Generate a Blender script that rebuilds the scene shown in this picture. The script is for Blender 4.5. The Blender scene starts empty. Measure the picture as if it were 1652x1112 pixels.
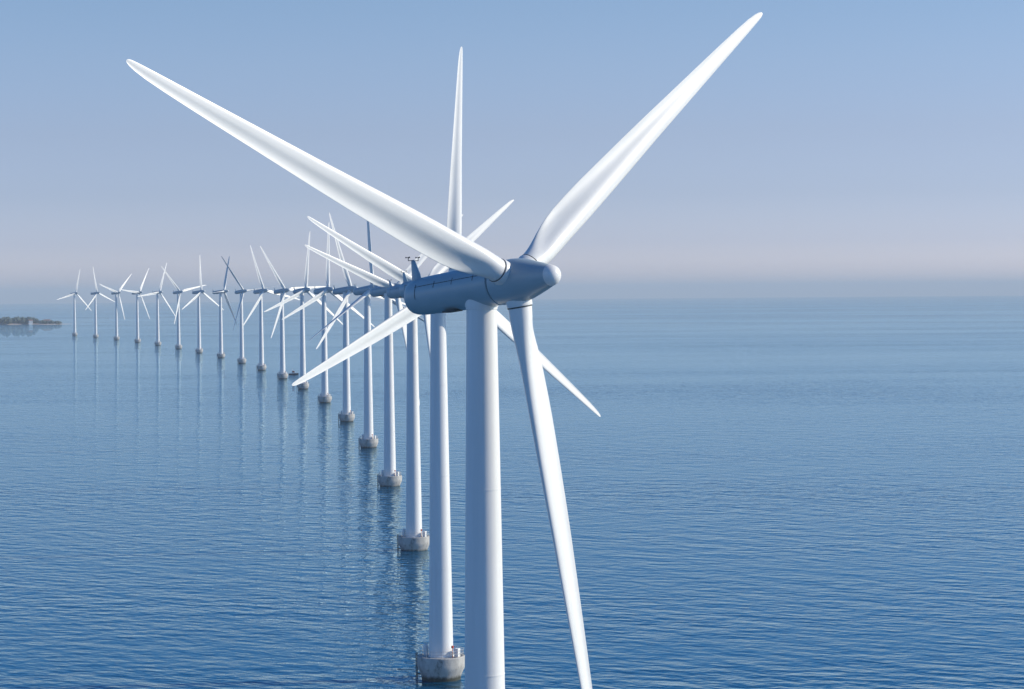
import bpy, bmesh, math, random
from mathutils import Matrix, Vector
R = math.radians
C = bpy.context.scene.collection
S = bpy.context.scene
RE = 7.33e6                      # earth radius (with refraction) : the sea curves away to its horizon

# ------------------------------------------------------------------ camera
cam_d = bpy.data.cameras.new('camera'); cam = bpy.data.objects.new('camera', cam_d); C.objects.link(cam)
cam_d.sensor_width = 36; cam_d.lens = 83.904; cam_d.clip_start = 1; cam_d.clip_end = 120000
cam.matrix_world = Matrix.Translation((0, 0, 62.19)) @ Matrix.Rotation(R(90 - 1.317), 4, 'X') @ Matrix.Rotation(R(-0.466), 4, 'Z')
S.camera = cam
S.render.resolution_x = 1024; S.render.resolution_y = 689

# ------------------------------------------------------------------ sky, sun, exposure
SUN_EL, SUN_AZ = 27.0, 84.5      # azimuth clockwise from +Y (the view direction): sun to the right, a little ahead
w = bpy.data.worlds.new('World'); S.world = w; w.use_nodes = True
nt = w.node_tree; nt.nodes.clear()
sky = nt.nodes.new('ShaderNodeTexSky'); sky.sky_type = 'NISHITA'; sky.sun_disc = False
sky.sun_elevation = R(SUN_EL); sky.sun_rotation = R(SUN_AZ)
sky.altitude = 60; sky.air_density = 1.0; sky.dust_density = 0.7; sky.ozone_density = 3.0
bg = nt.nodes.new('ShaderNodeBackground'); bg.inputs[1].default_value = 0.15
out = nt.nodes.new('ShaderNodeOutputWorld')
tcw = nt.nodes.new('ShaderNodeTexCoord'); spw = nt.nodes.new('ShaderNodeSeparateXYZ'); nt.links.new(tcw.outputs['Generated'], spw.inputs[0])
rw = nt.nodes.new('ShaderNodeValToRGB'); e = rw.color_ramp.elements
SKY_TINT = [(0, (0.47, 0.51, 0.80)), (.006, (.505, .525, .80)), (0.012, (0.485, 0.505, 0.77)), (0.02, (0.405, 0.435, 0.69)), (0.04, (0.34, 0.362, 0.555)), (0.065, (0.3396, 0.3394, 0.4737)), (0.095, (0.345, 0.35, 0.45)), (0.125, (0.335, 0.352, 0.428)), (0.2, (0.20, 0.37, 0.52)), (0.33, (0.10, 0.28, 0.46)), (0.6, (0.05, 0.215, 0.385)), (1.0, (0.04, 0.205, 0.385))]
e[0].position, e[0].color = 0, (*SKY_TINT[0][1], 1); e[1].position, e[1].color = 1, (*SKY_TINT[-1][1], 1)
for p_, c_ in SKY_TINT[1:-1]:
    q_ = e.new(p_); q_.color = (*c_, 1)
nt.links.new(spw.outputs[2], rw.inputs[0])
mw = nt.nodes.new('ShaderNodeVectorMath'); mw.operation = 'MULTIPLY'; nt.links.new(sky.outputs[0], mw.inputs[0]); nt.links.new(rw.outputs[0], mw.inputs[1])
m2 = nt.nodes.new('ShaderNodeVectorMath'); m2.operation = 'SCALE'; m2.inputs['Scale'].default_value = 2.0; nt.links.new(mw.outputs[0], m2.inputs[0])
nt.links.new(m2.outputs[0], bg.inputs[0]); nt.links.new(bg.outputs[0], out.inputs[0])
sl = bpy.data.lights.new('sun', 'SUN'); sl.energy = 4.8; sl.angle = R(0.5); sl.color = (1, 0.89, 0.71)
sun = bpy.data.objects.new('sun', sl); C.objects.link(sun)
sd = Vector((math.sin(R(SUN_AZ)) * math.cos(R(SUN_EL)), math.cos(R(SUN_AZ)) * math.cos(R(SUN_EL)), math.sin(R(SUN_EL))))
sun.rotation_euler = sd.to_track_quat('Z', 'Y').to_euler()
S.view_settings.view_transform = 'Standard'; S.view_settings.look = 'None'
S.view_settings.exposure = 0.0; S.view_settings.gamma = 1.0

# ------------------------------------------------------------------ materials
def mat(name):
    m = bpy.data.materials.new(name); m.use_nodes = True
    n = m.node_tree; b = n.nodes['Principled BSDF']; return m, n, b
def N(n, t, **k):
    x = n.nodes.new(t)
    for a, v in k.items(): setattr(x, a, v)
    return x
def noise(n, vec, scale, detail=3, rough=0.5):
    t = N(n, 'ShaderNodeTexNoise'); t.inputs['Scale'].default_value = scale
    t.inputs['Detail'].default_value = detail; t.inputs['Roughness'].default_value = rough
    if vec: n.links.new(vec, t.inputs['Vector'])
    return t
def mapping(n, vec, scale=(1, 1, 1), rot=(0, 0, 0)):
    m = N(n, 'ShaderNodeMapping'); m.inputs['Scale'].default_value = scale; m.inputs['Rotation'].default_value = rot
    n.links.new(vec, m.inputs['Vector']); return m.outputs[0]
def ramp(n, fac, stops):
    r = N(n, 'ShaderNodeValToRGB'); e = r.color_ramp.elements
    e[0].position, e[0].color = stops[0][0], (*stops[0][1], 1); e[1].position, e[1].color = stops[-1][0], (*stops[-1][1], 1)
    for p, c in stops[1:-1]:
        q = e.new(p); q.color = (*c, 1)
    n.links.new(fac, r.inputs[0]); return r.outputs[0]
def paint(name, c1, c2, rough, scale=0.6, stretch=(1, 1, 1), coat=0.0):
    m, n, b = mat(name)
    tc = N(n, 'ShaderNodeTexCoord')
    t = noise(n, mapping(n, tc.outputs['Object'], stretch), scale, 6, 0.6)
    n.links.new(ramp(n, t.outputs[0], [(0.3, c1), (0.7, c2)]), b.inputs['Base Color'])
    rr = N(n, 'ShaderNodeMapRange'); rr.inputs[3].default_value = rough - .06; rr.inputs[4].default_value = rough + .1
    n.links.new(t.outputs[0], rr.inputs[0]); n.links.new(rr.outputs[0], b.inputs['Roughness'])
    b.inputs['Coat Weight'].default_value = coat; b.inputs['Coat Roughness'].default_value = .2
    return m
M_tower = paint('tower_paint', (.70, .71, .71), (.785, .79, .79), .40, 1.5, (1, 1, .05), .1)
M_blade = paint('blade_gelcoat', (.69, .70, .69), (.775, .78, .77), .36, 1.2, (1.4, 1, .12), .15)
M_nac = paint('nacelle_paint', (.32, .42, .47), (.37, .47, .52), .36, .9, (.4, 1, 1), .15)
M_cap = paint('cap_paint', (.72, .73, .73), (.80, .80, .79), .33, .9)
M_dark = paint('dark_rubber', (.03, .035, .04), (.06, .065, .07), .6, 4)
M_steel = paint('galvanised_steel', (.38, .39, .40), (.5, .5, .5), .45, 5)
M_rust = paint('dark_steel', (.05, .05, .055), (.10, .09, .085), .55, 5)
M_red = paint('red_paint', (.45, .05, .035), (.55, .08, .05), .45, 3)
M_whitep = paint('white_paint', (.74, .74, .72), (.82, .82, .8), .4, 2)
M_hull = paint('hull_paint', (.012, .02, .035), (.025, .035, .05), .3, 2)
M_orange = paint('cabin_paint', (.42, .12, .07), (.50, .17, .11), .45, 3)
M_glass, n_, b_ = mat('window_glass'); b_.inputs['Base Color'].default_value = (.02, .03, .04, 1); b_.inputs['Roughness'].default_value = .05
M_beacon = paint('red_lens', (.5, .02, .015), (.6, .03, .02), .2, 3)

def concrete():
    m, n, b = mat('foundation_concrete')
    tc = N(n, 'ShaderNodeTexCoord'); ob = tc.outputs['Object']
    big = noise(n, mapping(n, ob, (1, 1, .35)), .7, 8, .65)
    base = ramp(n, big.outputs[0], [(.3, (.27, .27, .26)), (.5, (.42, .415, .40)), (.7, (.55, .54, .51))])
    sep = N(n, 'ShaderNodeSeparateXYZ'); n.links.new(ob, sep.inputs[0])
    ad = N(n, 'ShaderNodeMath', operation='MULTIPLY_ADD'); n.links.new(noise(n, mapping(n, ob, (1, 1, .2)), 1.3, 5, .7).outputs[0], ad.inputs[0])
    ad.inputs[1].default_value = 1.6; n.links.new(sep.outputs[2], ad.inputs[2])
    wet = ramp(n, ad.outputs[0], [(0.0, (.10, .11, .085)), (.75, (.16, .17, .14)), (1.0, (1, 1, 1))])
    w2 = N(n, 'ShaderNodeMapRange'); n.links.new(ad.outputs[0], w2.inputs[0]); w2.inputs[1].default_value = 1.0; w2.inputs[2].default_value = 1.55
    mx = N(n, 'ShaderNodeMix', data_type='RGBA'); mx.inputs[6].default_value = (.045, .05, .04, 1)
    n.links.new(w2.outputs[0], mx.inputs[0]); n.links.new(base, mx.inputs[7])
    # dark rust / algae stains of their own shape
    st = noise(n, mapping(n, ob, (1, 1, .5), (0, 0, 1)), .55, 6, .7)
    s2 = ramp(n, st.outputs[0], [(.56, (0, 0, 0)), (.66, (.75, .75, .75))])
    mx2 = N(n, 'ShaderNodeMix', data_type='RGBA'); n.links.new(s2, mx2.inputs[0]); n.links.new(mx.outputs[2], mx2.inputs[6])
    mx2.inputs[7].default_value = (.11, .105, .09, 1)
    n.links.new(mx2.outputs[2], b.inputs['Base Color']); b.inputs['Roughness'].default_value = .85
    bp = N(n, 'ShaderNodeBump'); bp.inputs['Distance'].default_value = .05; n.links.new(noise(n, ob, 6, 6).outputs[0], bp.inputs['Height'])
    n.links.new(bp.outputs[0], b.inputs['Normal'])
    return m
M_conc = concrete()

def water():
    m, n, b = mat('sea_water')
    tc = N(n, 'ShaderNodeTexCoord'); ob = tc.outputs['Object']
    rot = R(24)
    # wind streaks / calm patches, hundreds of metres long, modulating ripple height and fine roughness
    pv = mapping(n, ob, (.00065, .0026, 1), (0, 0, R(4)))
    patch = noise(n, pv, 1.0, 4, .55)
    pm = N(n, 'ShaderNodeMapRange'); n.links.new(patch.outputs[0], pm.inputs[0])
    pm.inputs[1].default_value = .40; pm.inputs[2].default_value = .60; pm.inputs[3].default_value = .6; pm.inputs[4].default_value = 1.2
    pv2 = noise(n, mapping(n, ob, (.004, .012, 1), (0, 0, R(-12))), 1.0, 4, .6)
    pm2 = N(n, 'ShaderNodeMapRange'); n.links.new(pv2.outputs[0], pm2.inputs[0])
    pm2.inputs[1].default_value = .3; pm2.inputs[2].default_value = .7; pm2.inputs[3].default_value = .6; pm2.inputs[4].default_value = 1.4
    mm = N(n, 'ShaderNodeMath', operation='MULTIPLY'); n.links.new(pm.outputs[0], mm.inputs[0]); n.links.new(pm2.outputs[0], mm.inputs[1])
    # facet slopes as finite differences of wave heights (so distant water stays as rough as near water)
    def math2(op, x, y):
        q = N(n, 'ShaderNodeMath', operation=op); n.links.new(x, q.inputs[0])
        if isinstance(y, (int, float)): q.inputs[1].default_value = y
        else: n.links.new(y, q.inputs[1])
        return q.outputs[0]
    def shift(v):
        q = N(n, 'ShaderNodeVectorMath', operation='ADD'); n.links.new(ob, q.inputs[0]); q.inputs[1].default_value = v; return q.outputs[0]
    def crest(p, stretch, rz):
        m_ = N(n, 'ShaderNodeMapping'); m_.vector_type = 'TEXTURE'; m_.inputs['Scale'].default_value = stretch; m_.inputs['Rotation'].default_value = (0, 0, rz)
        n.links.new(p, m_.inputs['Vector']); return m_.outputs[0]
    def waves(scale, stretch, rz, height, detail, rough=.5):
        dl = .22 / scale
        h0, hx, hy = (noise(n, crest(p, stretch, rz), scale, detail, rough).outputs[0] for p in (ob, shift((dl, 0, 0)), shift((0, dl, 0))))
        cb = N(n, 'ShaderNodeCombineXYZ')
        n.links.new(math2('MULTIPLY', math2('SUBTRACT', h0, hx), .8 * height / dl), cb.inputs[0])
        n.links.new(math2('MULTIPLY', math2('SUBTRACT', h0, hy), height / dl), cb.inputs[1])
        return cb.outputs[0]
    def add(x, y):
        q = N(n, 'ShaderNodeVectorMath', operation='ADD'); n.links.new(x, q.inputs[0]); n.links.new(y, q.inputs[1]); return q.outputs[0]
    h = add(add(waves(.27, (1.35, .85, 1), R(-30), WA, 2), waves(.75, (1.1, .9, 1), R(-20), WC, 2)), waves(.11, (1.5, .9, 1), R(-38), WD, 1))
    hh = N(n, 'ShaderNodeVectorMath', operation='SCALE'); n.links.new(h, hh.inputs[0]); n.links.new(mm.outputs[0], hh.inputs['Scale'])
    geo = N(n, 'ShaderNodeNewGeometry')
    bp = N(n, 'ShaderNodeVectorMath', operation='NORMALIZE'); n.links.new(add(geo.outputs['Normal'], hh.outputs[0]), bp.inputs[0])
    # surface reflection over the blue-green body of the water
    fr = N(n, 'ShaderNodeFresnel'); fr.inputs['IOR'].default_value = 1.38
    gl = N(n, 'ShaderNodeBsdfGlossy'); gl.inputs['Roughness'].default_value = .0; gl.inputs['Color'].default_value = (.70, .92, 1, 1)
    df = N(n, 'ShaderNodeBsdfDiffuse'); df.inputs['Color'].default_value = (.0, .066, .152, 1)
    ms = N(n, 'ShaderNodeMixShader'); n.links.new(fr.outputs[0], ms.inputs[0]); n.links.new(df.outputs[0], ms.inputs[1]); n.links.new(gl.outputs[0], ms.inputs[2])
    n.links.new(bp.outputs[0], fr.inputs['Normal']); n.links.new(bp.outputs[0], gl.inputs['Normal'])
    n.links.new(ms.outputs[0], n.nodes['Material Output'].inputs['Surface']); n.nodes.remove(b)
    return m
WA, WC, WD = .60, .10, .6
M_water = water()

# ------------------------------------------------------------------ mesh helpers
def link(name, bm, m, parent=None, smooth=True, ang=40):
    me = bpy.data.meshes.new(name); bmesh.ops.recalc_face_normals(bm, faces=bm.faces); bm.to_mesh(me); bm.free()
    for q in (m if isinstance(m, list) else [m]): me.materials.append(q)
    if smooth:
        for p in me.polygons: p.use_smooth = True
        me.set_sharp_from_angle(angle=R(ang))
    o = bpy.data.objects.new(name, me); C.objects.link(o)
    if parent: o.parent = parent
    return o
def lathe(bm, prof, seg=48, axis='Z', M=None, mi=0):
    """prof: list of (radius, height). closed ends when radius is 0"""
    rings = []
    for r, z in prof:
        if r < 1e-5:
            p = (0, 0, z); v = [p]
        else:
            v = [(r * math.cos(2 * math.pi * k / seg), r * math.sin(2 * math.pi * k / seg), z) for k in range(seg)]
        if axis == 'X': v = [(z_, x_, y_) for x_, y_, z_ in v]
        rings.append([bm.verts.new(M @ Vector(q) if M else q) for q in v])
    for a, b in zip(rings, rings[1:]):
        for k in range(seg):
            l = (k + 1) % seg
            if len(a) == 1 and len(b) == 1: continue
            if len(a) == 1: f = bm.faces.new((a[0], b[k], b[l]))
            elif len(b) == 1: f = bm.faces.new((a[k], a[l], b[0]))
            else: f = bm.faces.new((a[k], a[l], b[l], b[k]))
            f.material_index = mi
    return bm
def tube(bm, p, q, r, seg=8):
    p, q = Vector(p), Vector(q); d = q - p
    M = Matrix.Translation(p) @ d.to_track_quat('Z', 'Y').to_matrix().to_4x4()
    lathe(bm, [(0, 0), (r, 0), (r, d.length), (0, d.length)], seg, 'Z', M)
def box(bm, c, s, rz=0, bevel=0):
    r = bmesh.ops.create_cube(bm, size=1, matrix=Matrix.Translation(c) @ Matrix.Rotation(rz, 4, 'Z') @ Matrix.Diagonal((*s, 1)))
    if bevel:
        es = {e for v in r['verts'] for e in v.link_edges}
        bmesh.ops.bevel(bm, geom=list(es), offset=bevel, segments=2, affect='EDGES')
def empty(name, loc, rz=0):
    o = bpy.data.objects.new(name, None); C.objects.link(o); o.location = loc; o.rotation_euler = (0, 0, rz)
    o.empty_display_size = 2; return o
def drop(x, y): return -(x * x + y * y) / (2 * RE)

# ------------------------------------------------------------------ the sea: a cap of the globe
bm = bmesh.new()
rs = [0.0] + [60 * (31500 / 60) ** (i / 90) for i in range(91)]
seg = 192; prev = None
for r in rs:
    if r == 0: ring = [bm.verts.new((0, 0, 0))]
    else: ring = [bm.verts.new((r * math.cos(2 * math.pi * k / seg), r * math.sin(2 * math.pi * k / seg), -r * r / (2 * RE))) for k in range(seg)]
    if prev:
        for k in range(seg):
            l = (k + 1) % seg
            if len(prev) == 1: bm.faces.new((prev[0], ring[k], ring[l]))
            else: bm.faces.new((prev[k], ring[k], ring[l], prev[l]))
    prev = ring
sea = link('sea_water', bm, M_water, ang=180); sea['kind'] = 'structure'

# ------------------------------------------------------------------ wind turbine
HUB = 62.83; OFF = 4.60; OFF_B = 3.9; TILT = R(4.86); NTILT = R(6.0); CONE = R(1.1); RAD = 38.03; TOWER_TOP = 61.15; BASE = 3.55

def blade_bm():
    # r, chord, thickness, twist(deg), roundness(1 = cylinder), axis position (fraction of chord behind the leading edge)
    st = [(1.45, 1.86, 1.86, 14, 1, .5), (2.2, 1.86, 1.86, 14, 1, .5), (2.9, 1.94, 1.80, 14, .85, .47), (3.6, 2.12, 1.66, 14, .6, .43),
          (4.4, 2.32, 1.46, 13.6, .35, .40), (5.3, 2.5, 1.26, 13.2, .17, .38), (6.2, 2.62, 1.10, 12.6, .06, .37), (7.2, 2.69, .98, 12, 0, .365),
          (9, 2.72, .85, 10.4, 0, .36), (11, 2.68, .75, 8.8, 0, .355), (14, 2.52, .61, 6.8, 0, .35), (17, 2.33, .51, 5.2, 0, .34),
          (20, 2.12, .43, 3.9, 0, .33), (23, 1.90, .365, 2.9, 0, .33), (26, 1.68, .305, 2.0, 0, .33), (29, 1.46, .25, 1.3, 0, .33),
          (32, 1.23, .20, .7, 0, .33), (34.5, 1.02, .155, .3, 0, .34), (36.2, .83, .12, .1, 0, .36), (37.2, .64, .09, 0, 0, .40),
          (37.7, .47, .065, 0, 0, .46), (37.95, .28, .04, 0, 0, .52), (38.03, .1, .018, 0, 0, .55)]
    # refine by linear interpolation with smoothstep
    n = 20
    def foil(c, t, rd, ax, tw):
        pts = []
        for i in range(2 * n):
            th = math.pi * i / n
            x = .5 * (1 + math.cos(th))                     # 1 = trailing edge, 0 = leading edge
            sgn = 1 if i <= n else -1
            yt = 5 * (t / c) * (.2969 * math.sqrt(max(x, 0)) - .1260 * x - .3516 * x * x + .2843 * x ** 3 - .1020 * x ** 4)
            cam_ = .035 * 4 * x * (1 - x) * (x * .6 + .7)
            ya = (cam_ + sgn * yt) * c
            # pressure side slightly hollow towards the trailing edge
            if sgn < 0: ya += .16 * t * math.sin(math.pi * min(max((x - .45) / .55, 0), 1))
            xa = (ax - x) * c
            yc = math.sin(th) * t / 2; xc = -math.cos(th) * c / 2
            X, Y = xa * (1 - rd) + xc * rd, ya * (1 - rd) + yc * rd
            # X along chord (LE = +), Y towards suction side -> local: chord +Y, suction -X
            b = R(tw)
            lx, ly = -Y, X
            pts.append((lx * math.cos(-b) - ly * math.sin(-b), lx * math.sin(-b) + ly * math.cos(-b)))
        return pts
    bm = bmesh.new(); rings = []
    for (a, b) in zip(st, st[1:] + [None]):
        k = 1 if b is None else 2
        for j in range(k):
            f = j / 2
            s = a if j == 0 else tuple(u * (1 - f) + v * f for u, v in zip(a, b))
            rings.append([bm.verts.new((x, y, s[0])) for x, y in foil(s[1], s[2], s[4], s[5], s[3])])
    m = 2 * n
    for a, b in zip(rings, rings[1:]):
        for k in range(m): bm.faces.new((a[k], a[(k + 1) % m], b[(k + 1) % m], b[k]))
    bm.faces.new(rings[-1]); bm.faces.new(rings[0][::-1])
    return bm

def head_matrix():
    return Matrix.Translation((OFF * math.cos(TILT), 0, HUB - .02 + OFF * math.sin(TILT))) @ Matrix.Rotation(-NTILT, 4, 'Y')
def make_turbine():
    t = empty('wind_turbine', (0, 0, 0))
    # concrete foundation: cup that flares upward
    bm = bmesh.new()
    lathe(bm, [(3.1, -4), (3.1, -.3), (3.16, .2), (3.34, .75), (3.58, 1.25), (3.75, 1.65), (3.83, 1.95), (3.85, 2.2), (3.85, 3.42), (3.76, 3.55), (3.45, 3.55), (3.45, 3.42), (2.05, 3.42)], 64)
    fo = link('foundation', bm, M_conc, t, ang=30)
    # tower
    bm = bmesh.new()
    def tr(z): return 1.95 - (1.95 - 1.19) * (z - 3.4) / (TOWER_TOP - 3.4)
    pr = [(tr(3.4), 3.4), (tr(3.4) + .12, 3.42), (tr(3.4) + .12, 3.62), (tr(3.62), 3.64)]
    for z in (): pr += [(tr(z - .06), z - .06), (tr(z - .05) + .012, z - .05), (tr(z + .05) + .012, z + .05), (tr(z + .06), z + .06)]
    pr += [(tr(TOWER_TOP - .2), TOWER_TOP - .2), (1.25, TOWER_TOP - .18), (1.25, TOWER_TOP), (0, TOWER_TOP)]
    lathe(bm, pr, 64); tw = link('tower', bm, M_tower, t, ang=50)
    for z in (17.6, 32.4, 46.9):
        bm = bmesh.new(); lathe(bm, [(tr(z) - .02, z - .05), (tr(z) + .022, z - .05), (tr(z) + .022, z + .05), (tr(z) - .02, z + .05)], 64)
        link('section_flange', bm, M_tower, tw, ang=30)
    # railing on the rim
    bm = bmesh.new(); k = 26
    for i in range(k):
        a = 2 * math.pi * i / k; b = 2 * math.pi * (i + 1) / k
        p = (3.58 * math.cos(a), 3.58 * math.sin(a)); q = (3.58 * math.cos(b), 3.58 * math.sin(b))
        tube(bm, (*p, 3.5), (*p, 4.62), .028, 6)
        for z in (4.1, 4.6): tube(bm, (*p, z), (*q, z), .022, 6)
    link('railing', bm, M_steel, fo)
    # boat landing: two fender poles and a ladder on the camera-left side, far enough out to show as in the photo
    bm = bmesh.new(); la = R(215)
    ux, uy = math.cos(la), math.sin(la); vx, vy = -uy, ux
    for s in (-.45, .45):
        px, py = 4.02 * ux + s * vx, 4.02 * uy + s * vy
        tube(bm, (px, py, -3), (px, py, 3.9), .075, 10)
        for z in (.5, 3.0): tube(bm, (px, py, z), (3.2 * ux + s * vx, 3.2 * uy + s * vy, z), .07, 8)
    for i in range(14):
        z = .2 + i * .27
        tube(bm, (4.02 * ux - .45 * vx, 4.02 * uy - .45 * vy, z), (4.02 * ux + .45 * vx, 4.02 * uy + .45 * vy, z), .03, 6)
    link('boat_ladder', bm, M_rust, fo)
    # cabinet, crane post and lamp standing on the platform
    bm = bmesh.new(); a = R(200); lathe(bm, [(0, 3.4), (.42, 3.4), (.42, 4.9), (.36, 5.15), (0, 5.3)], 20, 'Z', Matrix.Translation((2.75 * math.cos(a), 2.75 * math.sin(a), 0)))
    link('vent_cowl', bm, M_whitep, fo)
    bm = bmesh.new(); a = R(20); box(bm, (2.9 * math.cos(a), 2.9 * math.sin(a), 4.15), (.7, .9, 1.35), a, .04)
    link('switch_cabinet', bm, M_whitep, fo, False)
    bm = bmesh.new(); a = R(-8); tube(bm, (3.2 * math.cos(a), 3.2 * math.sin(a), 3.4), (3.2 * math.cos(a), 3.2 * math.sin(a), 5.1), .06)
    box(bm, (3.2 * math.cos(a), 3.2 * math.sin(a), 5.25), (.35, .35, .4), 0, .05)
    link('marker_lamp', bm, M_red, fo)
    # ---- head: nacelle frame, x' = forward along rotor axis from rotor centre
    HM = head_matrix()
    bm = bmesh.new()
    pr = [(0, -12.75), (.7, -12.73), (1.12, -12.62), (1.34, -12.42), (1.43, -12.1), (1.50, -11.4), (1.56, -9.6), (1.59, -8), (1.64, -5), (1.66, -2.45), (1.60, -2.38), (0, -2.36)]
    lathe(bm, pr, 72, 'X')
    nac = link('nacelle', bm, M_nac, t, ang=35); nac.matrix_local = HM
    # saddle below the nacelle over the tower top: flared collar
    bm = bmesh.new()
    zc = -(OFF) * math.sin(0)
    lathe(bm, [(1.2, TOWER_TOP + .003), (1.31, TOWER_TOP + .004), (1.30, TOWER_TOP + .4), (1.33, TOWER_TOP + .8), (1.35, TOWER_TOP + 1.1), (1.3, TOWER_TOP + 1.3), (0, TOWER_TOP + 1.3)], 56)
    link('yaw_collar', bm, M_tower, t, ang=50)
    # panel seams (thin dark gaskets) on both flanks
    bm = bmesh.new()
    for sy in (-1, 1):
        bm = bmesh.new()
        a = R(26); rr = 1.668
        for i in range(16):
            x0, x1 = -11.0 + i * .52, -11.0 + i * .52 + .46
            r0 = .008 + (1.50 + (x0 + .23 + 11.4) * .0333 if x0 < -9.8 else (1.56 + (x0 + .23 + 9.6) * .01875 if x0 < -8 else (1.59 + (x0 + .23 + 8) * .01667 if x0 < -5 else 1.64 + (x0 + .23 + 5) * .0078)))
            box(bm, ((x0 + x1) / 2, sy * r0 * math.cos(a), r0 * math.sin(a)), (x1 - x0, .03, .045))
        for x0 in (-10.9, -8.6, -6.4, -3.9):
            for j in range(4 if x0 > -10 else 9):
                aa = R(26 + 5 - j * 5); r0 = {-10.9: 1.522, -8.6: 1.583, -6.4: 1.62, -3.9: 1.652}[x0]
                box(bm, (x0, sy * r0 * math.cos(aa), r0 * math.sin(aa)), (.035, .04, .14))
        link('panel_seam', bm, M_dark, nac, False)
    bm = bmesh.new(); box(bm, (-7.6, -.55, -1.58), (1.5, .9, .16), 0, .03); link('service_hatch', bm, M_dark, nac, False)
    # weather mast fin on the tail
    bm = bmesh.new()
    sec = [(-12.1, 1.0, 1.15, .5), (-12.1, 1.8, .95, .42), (-12.15, 2.3, .72, .34), (-12.2, 2.85, .46, .26), (-12.2, 3.0, .3, .18)]
    rings = []
    for x0, z, L, wd in sec:
        rings.append([bm.verts.new((x0 + L * .5 * math.cos(q) + L * .25, wd * .5 * math.sin(q) - .35, z)) for q in [2 * math.pi * i / 16 for i in range(16)]])
    for a, b in zip(rings, rings[1:]):
        for i in range(16): bm.faces.new((a[i], a[(i + 1) % 16], b[(i + 1) % 16], b[i]))
    bm.faces.new(rings[-1])
    fin = link('weather_mast', bm, M_nac, nac)
    bm = bmesh.new()
    tube(bm, (-12.1, -.85, 2.94), (-12.1, .2, 2.94), .03)
    for s in (-.85, .2):
        tube(bm, (-12.1, s, 2.94), (-12.1, s, 3.2), .03)
        for k in range(3):
            q = 2 * math.pi * k / 3; tube(bm, (-12.1, s, 3.2), (-12.1 + .17 * math.cos(q), s + .17 * math.sin(q), 3.2), .02); 
            bmesh.ops.create_uvsphere(bm, u_segments=8, v_segments=6, radius=.06, matrix=Matrix.Translation((-12.1 + .17 * math.cos(q), s + .17 * math.sin(q), 3.2)))
    link('anemometer', bm, M_dark, fin)
    # spinner
    bm = bmesh.new()
    pr = [(0, -2.24), (1.63, -2.24), (1.70, -2.16), (1.74, -1.5), (1.75, -.8), (1.70, -.1), (1.58, .6), (1.34, 1.5), (1.08, 2.4), (.82, 3.22)]
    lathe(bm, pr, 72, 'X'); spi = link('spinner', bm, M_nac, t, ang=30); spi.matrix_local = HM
    bm = bmesh.new()
    lathe(bm, [(.78, 3.22), (.825, 3.225), (.81, 3.32), (.75, 3.52), (.65, 3.71), (.5, 3.86), (.32, 3.96), (.15, 4.0), (0, 4.01)], 56, 'X'); link('nose_cap', bm, M_cap, spi, ang=60)
    # blades
    bme = None
    for k in range(3):
        if bme is None:
            b = link('blade', blade_bm(), M_blade, t, ang=60); bme = b.data
            bm = bmesh.new(); lathe(bm, [(.97, 1.2), (1.0, 1.22), (1.01, 1.62), (1.01, 1.94), (.99, 2.0), (.95, 2.02)], 48)
            ro = link('blade_root_ring', bm, M_cap, b, ang=40)
            bm = bmesh.new(); lathe(bm, [(.94, 2.02), (.97, 2.03), (.97, 2.10), (.94, 2.11)], 48)
            gk = link('root_gasket', bm, M_dark, b, ang=40)
            b0 = b
        else:
            b = b0.copy(); C.objects.link(b); b.parent = t
            for ch in (ro, gk):
                c2 = ch.copy(); C.objects.link(c2); c2.parent = b
    return t
def pose(t, az, pitch=0):
    HM = Matrix.Translation((OFF_B * math.cos(TILT), 0, HUB + OFF_B * math.sin(TILT))) @ Matrix.Rotation(-TILT, 4, 'Y')
    bl = [c for c in t.children if c.name.startswith('blade')]
    bl.sort(key=lambda o: o.name)
    for k, b in enumerate(bl):
        b.matrix_local = HM @ Matrix.Rotation(-(R(az) + k * 2 * math.pi / 3), 4, 'X') @ Matrix.Rotation(CONE, 4, 'Y') @ Matrix.Rotation(R(-pitch), 4, 'Z')
    spin = [c for c in t.children if c.name.startswith('spinner')][0]
    spin.matrix_local = head_matrix() @ Matrix.Rotation(-R(az), 4, 'X')
def copy_tree(o, parent=None):
    c = o.copy(); C.objects.link(c)
    if parent: c.parent = parent; c.matrix_parent_inverse = o.matrix_parent_inverse.copy()
    for ch in list(o.children): copy_tree(ch, c)
    return c

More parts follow.
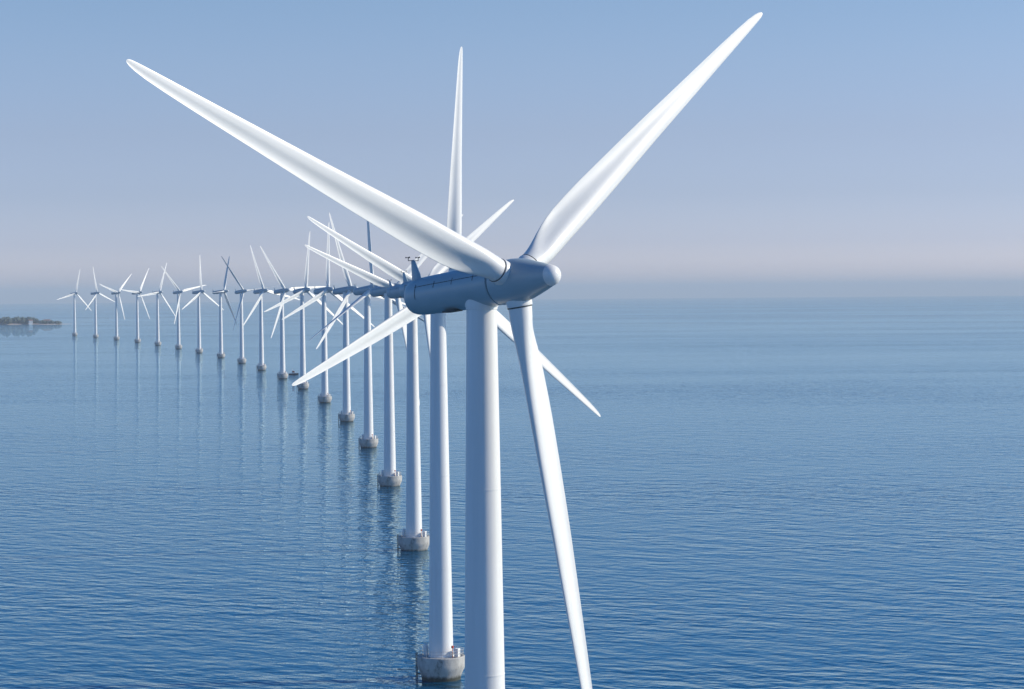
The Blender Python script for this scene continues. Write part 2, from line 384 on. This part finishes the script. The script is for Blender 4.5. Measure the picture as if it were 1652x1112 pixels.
TURB = [  # x, y, yaw, rotor azimuth, height shift, blade pitch, label
 (-2.35, 186.5, 47.0, 53.0, -.28, 0, 'nearest and largest white wind turbine, its tower cut off by the bottom edge'),
 (-11.74, 380.6, 45.6, 6.5, .25, 0, 'second nearest wind turbine, one blade straight up behind the largest nacelle'),
 (-23.87, 571.4, 46.4, 55.5, -.25, 0, 'third nearest wind turbine, its tower just left of the second nearest one'),
 (-39.28, 760.0, 48.2, 50.9, -.26, 0, 'fourth nearest wind turbine, its long blade reaching left just below a similar bigger blade'),
 (-57.31, 947.8, 50.2, 118.6, -.08, 90, 'fifth nearest wind turbine, with a dark upright blade and dark blade pointing down left'),
 (-79.14, 1138.1, 42.9, 102.5, -.02, 0, "sixth nearest wind turbine, its blade leaning up left to meet a neighbour's upright blade tip"),
 (-104.81, 1333.0, 47.0, 4.6, .01, 0, 'seventh nearest wind turbine, one blade upright, its foundation just right of the big blade tip'),
 (-133.5, 1521.4, 45.9, 8.9, .12, 0, 'eighth nearest wind turbine, its foundation partly hidden behind the big low blade tip'),
 (-164.25, 1706.9, 44.4, 86.3, .05, 0, 'white wind turbine standing just left of the small boat with the reddish cabin'),
 (-199.32, 1897.7, 43.3, 101.9, .08, 0, 'wind turbine second to the left of the small boat, bright blade leaning up left'),
 (-236.3, 2086.5, 46.2, 83.5, .02, 84, 'wind turbine with two blue grey blades, one leaning up left and one down'),
 (-276.93, 2270.7, 18.7, 27.2, -.02, 84, 'wind turbine facing the viewer, its dark blade crossing that of its right neighbour'),
 (-322.41, 2459.6, 33.3, 1.5, .05, 0, 'distant wind turbine, seventh from the left end, with a bright blade straight up'),
 (-369.68, 2646.6, 43.0, 78.9, .08, 0, 'distant wind turbine, sixth from the left end, one blade nearly down along its tower'),
 (-420.21, 2832.8, 37.2, 22.5, .07, 0, "distant wind turbine, fifth from the left end, blade crossing its right neighbour's tip"),
 (-472.73, 3014.1, 29.4, 35.7, .01, 0, 'distant wind turbine, fourth from the left end, one blade level to the left'),
 (-528.77, 3192.5, 33.5, 48.0, .02, 0, 'distant wind turbine, third from the left end, its upper blades forming a wide V'),
 (-587.01, 3366.9, 30.9, 110.7, .01, 0, 'distant wind turbine, second from the left end, upper blade leaning slightly left'),
 (-647.91, 3537.7, 41.6, 15.7, -.02, 0, 'farthest wind turbine, leftmost of the row, nearest to the wooded shore'),
]
proto = make_turbine()
for i, (x, y, yaw, az, dz, pit, lab) in enumerate(TURB):
    t = proto if i == 0 else copy_tree(proto)
    t.location = (x, y, drop(x, y) + dz); t.rotation_euler = (0, 0, -R(yaw))
    t['label'] = lab; t['category'] = 'wind turbine'; t['group'] = 'wind turbines in a curved row across the sea'
    pose(t, az, pit)

# ------------------------------------------------------------------ small boat
bt = empty('work_boat', (-163.8, 1786, drop(164, 1786)), R(6))
bt['label'] = 'small boat with dark hull, white deckhouse and reddish cabin top afloat between the towers'; bt['category'] = 'boat'
bm = bmesh.new()
secs = []
for i in range(13):
    f = i / 12; x = -3.6 + 7.4 * f
    hw = 1.25 * (1 - max(0, (f - .55) / .45) ** 2.2) * (.88 + .12 * min(1, f * 3)); dk = .95 + .45 * f ** 2.5; kl = -.45 + .9 * max(0, f - .8) ** 1
    hw = max(hw, .03)
    secs.append([bm.verts.new(p) for p in ((x, -hw, dk), (x, -hw * .86, .35), (x, -hw * .45, -.15), (x, 0, kl), (x, hw * .45, -.15), (x, hw * .86, .35), (x, hw, dk))])
for a, b in zip(secs, secs[1:]):
    for k in range(6): bm.faces.new((a[k], a[k + 1], b[k + 1], b[k]))
    bm.faces.new((a[6], a[0], b[0], b[6]))
bm.faces.new(secs[0]); bm.faces.new(secs[-1][::-1])
link('hull', bm, M_hull, bt, ang=50)
bm = bmesh.new(); box(bm, (.3, 0, 1.35), (3.6, 1.7, .75), 0, .12); box(bm, (-2.4, 0, 1.15), (1.6, 1.9, .3), 0, .06); dh = link('deckhouse', bm, M_whitep, bt)
bm = bmesh.new(); box(bm, (-.1, 0, 2.35), (1.9, 1.5, 1.25), 0, .15); cb = link('cabin', bm, M_orange, bt)
bm = bmesh.new()
for s in (-1, 1): box(bm, (-.1, s * .76, 2.5), (1.4, .02, .45))
box(bm, (.86, 0, 2.5), (.02, 1.2, .45)); link('window', bm, M_glass, cb, False)
bm = bmesh.new(); tube(bm, (-.6, 0, 2.95), (-.6, 0, 5.2), .07); tube(bm, (-.6, -.6, 4.2), (-.6, .6, 4.2), .04); link('mast', bm, M_whitep, bt)

# ------------------------------------------------------------------ low wooded shore far left
rnd = random.Random(4)
def shore_h(u, v):
    # u along the shore 0..1 (right tip = 1), v across 0 near .. 1 far
    w_ = math.sin(math.pi * min(max(v, 0), 1)) ** .6
    return 3.4 * w_ * (1 - u ** 3 * .65) * min(1, (1 - u) * 9)
bm = bmesh.new(); nu, nv = 90, 16; g = []
X0, X1 = -1900, -905
def shore_pt(u, v):
    x = X0 + (X1 - X0) * u
    ya = 4930 + 26 * math.sin(u * 31) + 14 * math.sin(u * 77 + 1) + 120 * max(0, u - .93) * 4
    dep = (230 * (1 - u) ** .5 + 45) * (1 - max(0, u - .9) * 8)
    return x, ya + dep * v
for i in range(nu + 1):
    row = []
    for j in range(nv + 1):
        u, v = i / nu, j / nv; x, y = shore_pt(u, v)
        e = 1 if 0 < j < nv and i < nu else 0
        z = drop(x, y) + (shore_h(u, v) + rnd.uniform(0, .3) if e else -1.2)
        row.append(bm.verts.new((x, y, z)))
    g.append(row)
for i in range(nu):
    for j in range(nv): bm.faces.new((g[i][j], g[i + 1][j], g[i + 1][j + 1], g[i][j + 1]))
m, n, b = mat('sandy_shore'); tc = N(n, 'ShaderNodeTexCoord')
sp_ = N(n, 'ShaderNodeSeparateXYZ'); n.links.new(tc.outputs['Object'], sp_.inputs[0])
t1 = noise(n, mapping(n, tc.outputs['Object'], (.02, .05, .05)), 1, 5, .6)
n.links.new(ramp(n, t1.outputs[0], [(.35, (.50, .40, .34)), (.6, (.58, .47, .41)), (.68, (.12, .14, .07)), (.75, (.07, .10, .04))]), b.inputs['Base Color']); b.inputs['Roughness'].default_value = .9
sh = link('island_shore', bm, m); sh['kind'] = 'structure'
# the wood: one distant mass of crowns, many leaf clumps
m, n, b = mat('far_foliage'); tc = N(n, 'ShaderNodeTexCoord')
n.links.new(ramp(n, noise(n, tc.outputs['Object'], .11, 4, .7).outputs[0], [(.35, (.03, .055, .055)), (.5, (.045, .075, .07)), (.68, (.08, .105, .09))]), b.inputs['Base Color']); b.inputs['Roughness'].default_value = .8
bm = bmesh.new()
for k in range(620):
    u = rnd.random() ** .8 * .98; v = rnd.uniform(.12, .75); x, y = shore_pt(u, v)
    if x > -1003: x, y = shore_pt(u, .35 + v * .6)
    if x > -935: continue
    lim = 1 if x < -1003 else .36
    hgt = rnd.uniform(6, 11.5) * lim; z0 = drop(x, y) + 2
    for q in range(5):
        rr = rnd.uniform(2.4, 5.2) * (lim ** .5)
        cx_, cy_, cz_ = x + rnd.gauss(0, 3.5), y + rnd.gauss(0, 3.5), z0 + hgt * rnd.uniform(.25, .95)
        r_ = bmesh.ops.create_icosphere(bm, subdivisions=1, radius=rr, matrix=Matrix.Translation((cx_, cy_, cz_)) @ Matrix.Rotation(rnd.random() * 6, 4, 'Z') @ Matrix.Diagonal((1, 1, rnd.uniform(.65, 1), 1)))
        for vv in r_['verts']: vv.co += Vector((rnd.gauss(0, .9), rnd.gauss(0, .9), rnd.gauss(0, .9)))
wd = link('far_woods', bm, m, smooth=False); wd['kind'] = 'stuff'
# buildings on the shore
M_roof = paint('roof_tiles', (.20, .10, .08), (.28, .15, .11), .8, .5)
M_pale = paint('pale_render', (.52, .40, .37), (.60, .48, .44), .8, .3)
def house(name, x, y, L, D, Hh, rh, wall, rz, lab, nwin):
    z = drop(x, y) + 2.0
    h = empty(name, (x, y, z), rz); h['label'] = lab; h['category'] = 'building'
    bm = bmesh.new(); box(bm, (0, 0, Hh / 2 - 1), (L, D, Hh + 2)); wl = link('wall', bm, wall, h, False)
    bm = bmesh.new()
    a = [bm.verts.new(p) for p in ((-L / 2 - .4, -D / 2 - .4, Hh), (L / 2 + .4, -D / 2 - .4, Hh), (L / 2 + .4, 0, Hh + rh), (-L / 2 - .4, 0, Hh + rh), (-L / 2 - .4, D / 2 + .4, Hh), (L / 2 + .4, D / 2 + .4, Hh))]
    for f in ((0, 1, 2, 3), (3, 2, 5, 4), (0, 3, 4), (1, 5, 2), (0, 4, 5, 1)): bm.faces.new([a[i] for i in f])
    link('roof', bm, M_roof, h, False)
    for i in range(nwin):
        bm = bmesh.new(); box(bm, (-L / 2 + L * (i + .5) / nwin, -D / 2 - .03, Hh * .55), (1.2, .1, 1.4)); link('window', bm, M_glass, h, False)
house('white_house', -991, 4915, 7.5, 7, 6.2, 2.2, M_whitep, R(20), 'small white house at the water edge below the dark woods', 2)
house('waterside_shed', -972, 4990, 13, 8, 5.5, 2.2, M_pale, R(8), 'low pinkish building near the right end of the wooded shore', 4)

# ------------------------------------------------------------------ haze
bm = bmesh.new(); box(bm, (0, 0, 20), (64000, 64000, 182)); hz = link('haze', bm, [], smooth=False); hz['kind'] = 'stuff'
m = bpy.data.materials.new('haze'); m.use_nodes = True; n = m.node_tree; n.nodes.clear()
o_ = n.nodes.new('ShaderNodeOutputMaterial'); v_ = n.nodes.new('ShaderNodeVolumePrincipled')
v_.inputs['Color'].default_value = (.74, .885, 1, 1); v_.inputs['Density'].default_value = 7.5e-5; v_.inputs['Anisotropy'].default_value = 0.0
n.links.new(v_.outputs[0], o_.inputs['Volume']); hz.data.materials.append(m)
